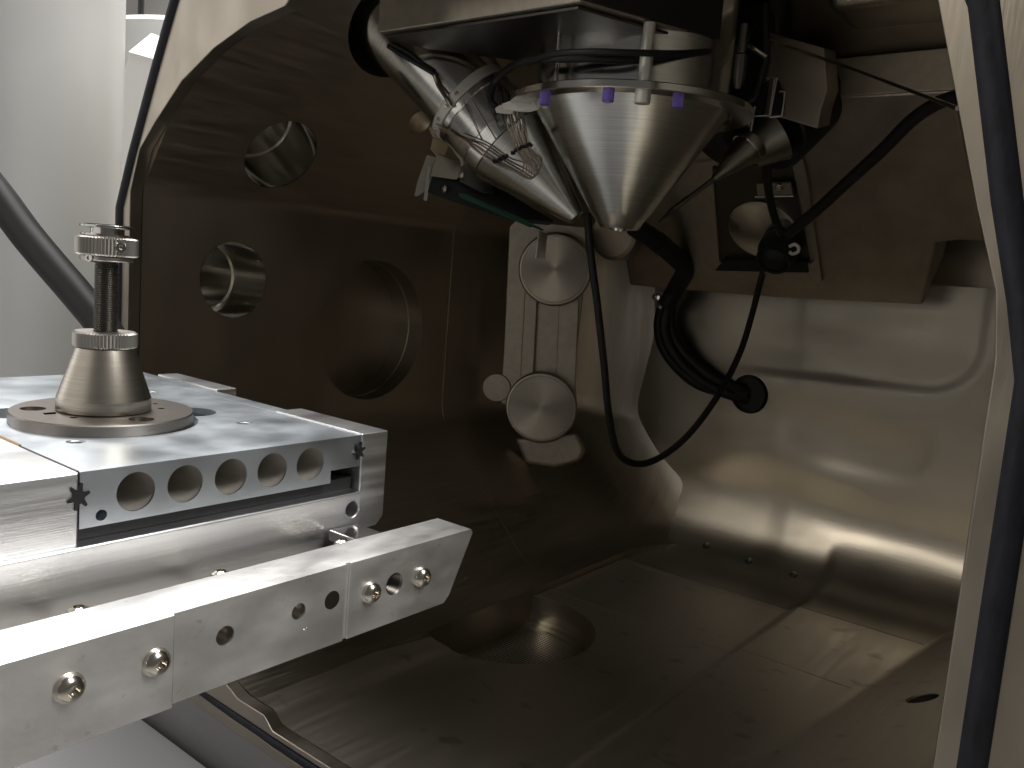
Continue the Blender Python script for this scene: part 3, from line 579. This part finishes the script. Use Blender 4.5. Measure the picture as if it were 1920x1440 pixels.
part('tape_band', tube([(-273.2,490.0,25.6), (-272.2,498.0,22.8)], 6.7, 16, 1, smooth=False), BLACK, HC)
part('tie', tube([(-282.8,554.0,10.3), (-277.0,554.0,9.9)], 1.0, 8, 1, smooth=False), RUB, HC)
part('hole_plug', lathe([(0, 0), (13.4, 0), (13.4, -6), (0, -6)], (-239.0,580.0,-74.1), (0, -1, 0), 40), RUB, HC)
CL = thing('cable_clamp', 'small bare metal clamp with a screw holding the black loom to the wall', 'clamp', (-303.8,560.0,-12.5))
part('band', tube([(-300.8,554.0,-17.8), (-296.6,552.0,-11.3), (-293.2,553.0,-11.7)], 2.4, 10, 4), SHEET, CL)
part('tongue', prism([(-309.8,557.0,-7.6), (-302.9,557.0,-6.3), (-298.0,557.0,-11.3), (-300.0,557.0,-16.1), (-306.5,557.0,-13.5)], (0, 1.2, 0)), SHEET, CL, bev=0.3)
part('screw', lathe([(0, 1), (1.0, 1), (1.1, 2.2), (3.0, 1.8), (3.4, 0), (0, 0)], (-305.6,556.5,-10.8), (0, -1, 0), 24), SCREW, CL, ang=30)
tag(part('thin_rod', tube([(-188.2,392.0,112.4), (-183.9,396.0,117.9), (-174.0,398.0,116.9), (-151.6,395.0,107.5), (-111.3,360.0,87.1), (-66.4,300.0,61.2)], 0.75, 10, 6), POL), 'thin bright steel rod slanting down to the right in front of the rear ledge', 'rod')
tag(part('fitting', lathe([(0, 0), (4.4, 0), (5, 1), (5, 5), (0, 6)], (-118.6,516.9,112.1), (-0.5, -0.8, 0.2), 24), BLACK), 'small black fitting where the thick cable meets the flange edge', 'fitting')

# ================================================================== SPECIMEN STAGE (on the opened door)
ST = thing('specimen_stage', 'bright milled aluminium stage with drilled plate, clamps and a long front rail', 'stage', (-225, 115, -110))
ZT = -47.4
DC = (-218.5, 109.5)
cuts = [cyl((-171, y, -53.3), (-1, 0, 0), 4.3, -3, 55, 40) for y in (92.2, 103.7, 115.4, 127, 138.6)]
cuts += [cyl((-171, 84.8, -57.2), (-1, 0, 0), 1.2, -3, 8, 20), box(-150, -230, 145.5, 162, -56, -66)]
cuts += [cyl((DC[0], DC[1], ZT), (0, 0, 1), 22.5, -5, 5, 72), cyl((-219.5, 134, ZT), (0, 0, 1), 7.0, -4.4, 5, 32), cyl((-237, 94, ZT), (0, 0, 1), 7.5, -4.6, 5, 32)]
cuts += [cyl((x, y, ZT), (0, 0, 1), 2.1, -3, 4, 28) for x, y in ((-199.1, 137.9), (-197.8, 91.8), (-254.3, 141.6), (-270, 100))]
part('top_plate', box(-297, -171, 80.3, 155.2, -59.4, ZT), ALUP, ST, bev=0.35, cut=cuts)
part('plate_edge', box(-297, -171.6, 155.2, 161, -56.2, ZT), ALUP, ST, bev=0.3)
cs = raw_mesh('countersunk_screw', [lathe([(0, -1.6), (0.9, -1.6), (1.0, -0.7), (1.7, -0.6), (2.05, -0.9), (2.05, -2), (0, -2)], (0, 0, -ZO), n=24)]); finish(cs, 30)
for x, y in ((-199.1, 137.9), (-197.8, 91.8), (-254.3, 141.6), (-270, 100), (-201, 68)):
    o = place('countersunk_screw', cs, POL, ST); o.location = W((x, y, ZT + 0.3))
part('end_block', box(-297, -170.8, 20, 80, -63, ZT), ALU, ST, bev=0.5, cut=[cyl((-201, 68, ZT), (0, 0, 1), 2.6, -3, 4, 28)])
part('corner_clamp', prism([(-170.6, 155.4, z) for z in ()] or [(-170.6, y, z) for y, z in ((155.4, ZT + 0.4), (165, ZT + 0.4), (165, -71.5), (162.5, -74), (155.4, -74))], (-38.5, 0, 0)), ALU, ST, bev=0.4)
part('rear_clamp', box(-249, -286, 161.2, 169, -51.5, ZT + 0.5), ALU, ST, bev=0.4)
part('copper_strip', box(-199, -240, 79.9, 80.5, -49, ZT + 0.3), COPPER, ST)
part('seam_gap_shade', box(-171.6, -199, 79.95, 80.35, -49, ZT + 0.12), BLACK, ST)  # black strip that paints the dark gap of the seam
part('copper_strip', box(-226, -248, 161, 162, -50, ZT - 0.4), COPPER, ST)
part('copper_strip', box(-210, -222, 161, 161.8, -50, ZT - 0.4), COPPER, ST)
part('lower_block', box(-290, -169, 20, 155, -104, -62.6), ALU, ST, bev=0.5, cut=[cyl((-169, 152, -67.2), (-1, 0, 0), 2.1, -3, 20, 32)])
part('slot_shade', box(-285, -173.5, 60, 155, -62.5, -59.5), BLACK, ST)  # black filler painting the shade of the slot under the top plate
def star(o, ax_y, r0=1.6, r1=2.9, n=6):
    P = []
    for k in range(n * 4):
        r = r1 if (k % 4) in (1, 2) else r0; t = 2 * PI * (k - 0.5 + (0.12 if k % 4 == 1 else (-0.12 if k % 4 == 2 else 0))) / (n * 4)
        P.append((o[0], o[1] + r * math.cos(t) * 0.8, o[2] + r * math.sin(t)))
    return P
part('splined_key', prism(star((-170.5, 79.9, -52.4), 0), (-0.6, 0, 0)), BLACK, ST)
part('splined_key', prism(star((-170.3, 154.6, -51.6), 0, 1.3, 2.5), (-0.6, 0, 0)), BLACK, ST)
for y in (92.2, 103.7, 115.4, 127, 138.6):
    part('bore_shade_lining', lathe([(4.28, -0.5), (4.28, -26), (0, -26), (0, -26.6), (4.5, -26.6), (4.5, -0.6)], (-171, y, -53.3), (1, 0, 0), 48), DRILL, ST)  # added lining whose darker colour stands in for shade inside the bores
# rail
RX = -145.0
part('stage_door', [box(-440, -150, -150, -112, -190, 88)], GREYL, ST, bev=3)
rc = [cyl((RX, y, z), (-1, 0, 0), r, -3, d, 32) for y, z, r, d in ((97.9, -78.7, 2.1, 9), (116.4, -78.6, 1.9, 7), (145.6, -79.4, 2.85, 9), (118.4, -83.1, 0.5, 0.6))]
rc += [cyl((RX, 125.8, -78.4), (-1, 0, 0), 2.2, -3, 0.4, 32)]
part('front_rail', prism([(RX, y, z) for y, z in ((-112, -70.7), (173.6, -70.7), (174.4, -71.8), (166.5, -87.6), (164.5, -89.4), (-112, -89.4))], (-12.5, 0, 0)), ALUW, ST, bev=0.35, cut=rc + [box(RX + 1, RX - 0.7, 129.6, 131.0, -95, -60)])
part('face_plate', box(RX + 1.2, RX + 0.02, -112, 86, -89.6, -70.4), ALUW, ST, bev=0.3)
part('hole_plug', lathe([(0, 0), (2.15, 0), (2.15, 0.4), (0, 0.4)], (RX - 0.4, 125.8, -78.4), (1, 0, 0), 32), DARKM, ST)
th = []
z = 0.0
prof = []
for k in range(8): prof += [(2.83, -0.8 * k), (2.25, -0.8 * k - 0.4)]
part('threaded_bore', lathe(prof + [(2.2, -7), (0, -7), (0, -8), (2.83, -8)], (RX, 145.6, -79.4), (1, 0, 0), 32), POST, ST, ang=20)  # dark steel here paints the shade inside the threaded hole
bh = raw_mesh('button_screw', [lathe([(0, 0.9), (0.85, 0.95), (1.05, 2.0), (1.6, 1.9), (2.2, 1.5), (2.65, 0.8), (2.8, 0), (0, 0)], (0, 0, -ZO), (1, 0, 0), 32)]); finish(bh, 28)
for y, z, x in ((66.1, -78.3, RX + 1.2), (82.2, -78.8, RX + 1.2), (137.7, -79.5, RX), (155.2, -79.8, RX)):
    o = place('button_screw', bh, SCREW, ST); o.location = W((x, y, z))
for y, z, rr, d in ((97.9, -78.7, 2.08, 6), (116.4, -78.6, 1.88, 5)):
    part('bore_shade_lining', lathe([(rr, -0.5), (rr, -d), (0, -d), (0, -d - 0.6), (rr + 0.01, -d - 0.6)], (RX, y, z), (1, 0, 0), 32), KNURL, ST)  # added dark liner, the rail hole's shade put into its colour
b2_ = raw_mesh('button_screw', [lathe([(0, 1.2), (0.9, 1.2), (1.0, 2.4), (2.0, 1.8), (2.8, 0), (0, 0)], (0, 0, -ZO), n=24)]); finish(b2_, 28)
for p in ((-159.5, 106, -73.2), (-159.5, 141, -73.2), (-159.5, 75, -73.2)):
    o = place('button_screw', b2_, SCREW, ST); o.location = W(p)
part('rail_bracket', box(-157.5, -168, 143, 153, -70.8, -74), POL, ST, bev=0.6)
part('rail_spacer', box(-157.5, -169.5, 30, 150, -76, -90), DARKM, ST)

# ================================================================== STUB HOLDER AND STUB
SC_ = 1.06
SX, SY = -206 * SC_, 102.4 * SC_
def zz(v): return v * SC_
SH = thing('stub_holder', 'turned steel stub holder with conical foot, threaded post and two knurled rings on the stage', 'stub holder', (SX, SY, ZT))
DTZ = -44.5
hc = []
hc += [cyl((*q, DTZ), (0, 0, 1), r, -1.4, 3, 28) for q, r in (((-226.5,94.3,-44.5)[:2], 3.0), ((-202.4,110.1,-44.5)[:2], 3.0), ((-211.2,97.4,-44.5)[:2], 0.9), ((-213.6,121.7,-44.5)[:2], 0.9), ((-220.7,124.0,-44.5)[:2], 0.7))][0:]
part('foot_disc', lathe([(0, ZT - 3), (22, ZT - 3), (22, DTZ - 0.3), (21.7, DTZ), (0, DTZ)], (SX, SY, 0), n=128), DISCM, SH, ang=30, cut=hc)
part('slot', prism([(-219.8,93.8,-44.5), (-219.9,96.9,-44.5), (-217.2,96.0,-44.5), (-217.6,93.4,-44.5)], (0, 0, -0.3)), POL, SH)
turned('conical_foot', [(0, DTZ), (11.0, DTZ), (11.4, DTZ + 0.4), (11.3, DTZ + 3.4), (7.0, zz(-26.6)), (0, zz(-26.6))], (SX, SY, 0), (0, 0, 1), FOOT, SH, 128, 8)
def knurled(name, r, z0, z1, par):
    n = 112
    return part(name, lathe([(0, z0), (r - 0.5, z0), (r, z0 + 0.4), (r, z1 - 0.4), (r - 0.5, z1), (0, z1)], (SX, SY, 0), n=n, wob=lambda k: 1.0 if k % 2 else 0.955), KNURL, par, ang=25)
knurled('knurled_nut', 7.75, zz(-26.4), zz(-22.6), SH)
rod = [(0, zz(-23))]
k = zz(-22.8)
while k < zz(-6.2): rod += [(2.62, k), (3.02, k + 0.27), (2.62, k + 0.54)]; k += 0.56
rod += [(2.6, k), (2.6, zz(-5)), (0, zz(-5))]
part('threaded_post', lathe(rod, (SX, SY, 0), n=40), POST, SH, ang=20)
part('clamp_collar', lathe([(0, zz(-5.6)), (6.1, zz(-5.6)), (6.3, zz(-5.4)), (6.3, zz(-4.6)), (5.7, zz(-4.5)), (0, zz(-4.5))], (SX, SY, 0), n=64), KNURL, SH, ang=30)
kn = knurled('knurled_ring', 7.45, zz(-4.4), zz(0.1), SH)
sd = (Vector((0, 0, 0)) - Vector((SX, SY, 0))).normalized(); sd = Matrix.Rotation(math.radians(24), 3, 'Z') @ sd
part('set_screw', lathe([(0, 0.15), (0.55, 0.15), (0.6, 0.5), (1.25, 0.5), (1.25, -1), (0, -1)], (SX + sd.x * 7.2, SY + sd.y * 7.2, zz(-2.1)), sd, 24), POL, SH, ang=30)
sd2 = Matrix.Rotation(math.radians(-62), 3, 'Z') @ sd
part('set_screw', lathe([(0, 0.15), (0.5, 0.15), (0.55, 0.5), (1.0, 0.5), (1.0, -2), (0, -2)], (SX + sd2.x * 6.2, SY + sd2.y * 6.2, zz(-5.0)), sd2, 20), POL, SH, ang=30)
SS = thing('specimen_stub', 'small bright aluminium pin stub topped with a black adhesive disc in the stub holder', 'specimen stub', (SX, SY, zz(0.1)))
part('stub_body', lathe([(0, zz(0.15)), (6.0, zz(0.15)), (6.2, zz(0.3)), (6.2, zz(0.75)), (4.0, zz(0.85)), (4.0, zz(2.1)), (6.3, zz(2.25)), (6.4, zz(2.35)), (6.4, zz(2.75)), (6.3, zz(2.85)), (0, zz(2.85))], (SX, SY, 0), n=96), POL, SS, ang=30)
part('adhesive_disc', lathe([(0, zz(2.86)), (5.0, zz(2.86)), (5.0, zz(3.05)), (0, zz(3.08))], (SX, SY, 0), n=48, wob=lambda k: 1 + 0.02 * math.sin(k * 1.7)), TAPE, SS)

# ================================================================== OUTSIDE, LEFT OF THE CHAMBER
tag(part('grey_pillar', lathe([(0, -260), (37, -260), (37, 40), (37.6, 44), (37.6, 260), (0, 260)], (-522, 226, 0), n=96), GREYP), 'smooth grey painted round pillar standing left of the chamber', 'pillar')
tag(part('black_hose', tube([(-339.3,122.8,19.2), (-332.1,126.9,10.5), (-323.0,132.0,-1.3), (-314.1,137.2,-11.6), (-305.2,142.4,-21.6), (-296.2,147.6,-32.7), (-289.9,150.4,-44.8)], 5.6, 20, 8), RUB), 'thick black hose slanting down past the pillar behind the stub holder', 'hose')
tag(part('thin_hose', tube([(-347.3,125.6,27.5), (-337.8,130.8,14.7), (-326.3,135.1,1.8), (-316.1,139.9,-9.4)], 1.6, 12, 8), RUB), 'thin black tube lying along the upper side of the thick hose', 'tube')
HS = thing('instrument_housing', 'pale grey faceted instrument housing behind the left rim of the chamber', 'housing', (-609.9,330.0,19.7))
part('shell', prism([(-673.7,330.0,10.0), (-666.5,330.0,44.7), (-651.0,330.0,109.3), (-635.6,330.0,136.3), (-598.8,330.0,127.2), (-551.7,330.0,117.0), (-545.9,330.0,13.9)], (0, 60, 0)), GREYL, HS, bev=1)
part('top_facet', prism([(-635.2,329.0,135.7), (-633.0,345.0,152.7), (-598.8,345.0,142.6), (-570.2,329.0,121.1)], (0, 2, -3)), WPAINT, HS)
part('round_shoulder', lathe([(0, 0), (46, 0), (50, 4), (50, 300), (0, 300)], (-756.4,420.0,192.7), (0, 0.15, -1), 64), GREYP, HS, ang=30)
part('lower_step', prism([(-658.4,326.0,43.0), (-629.4,326.0,41.4), (-641.2,326.0,20.5), (-652.5,326.0,18.3)], (0, 20, 0)), GREYL, HS, bev=1)
tag(part('lamp_cord', tube([(-751.8,400.0,219.7), (-752.4,400.0,193.2), (-752.5,400.0,175.3)], 2.6, 10, 4), RUB), 'dark cord dropping onto the pale housing', 'cord')
lf = part('lab_floor', box(-4200, 3000, -3000, 1500, -1020, -1000), mat('floor_paint', (0.45, 0.44, 0.42), 0.5)); lf['kind'] = 'structure'
tag(part('chassis_front', box(-700, 150, 203, 205.8, -700, -190), PANELM), 'grey chassis panel below the chamber flange', 'panel')
wl = part('lab_wall', box(-4200, -200, 1500, 1520, -1200, 2600), WPAINT); wl['kind'] = 'structure'
tag(part('lower_panel', prism([(-700, -200, -222), (-700, 198, -222), (-100, 198, -222), (-100, -200, -222)], (0, 0, -30)), PANELM, bev=1), 'smooth pale grey panel below the rail under the open chamber', 'panel')
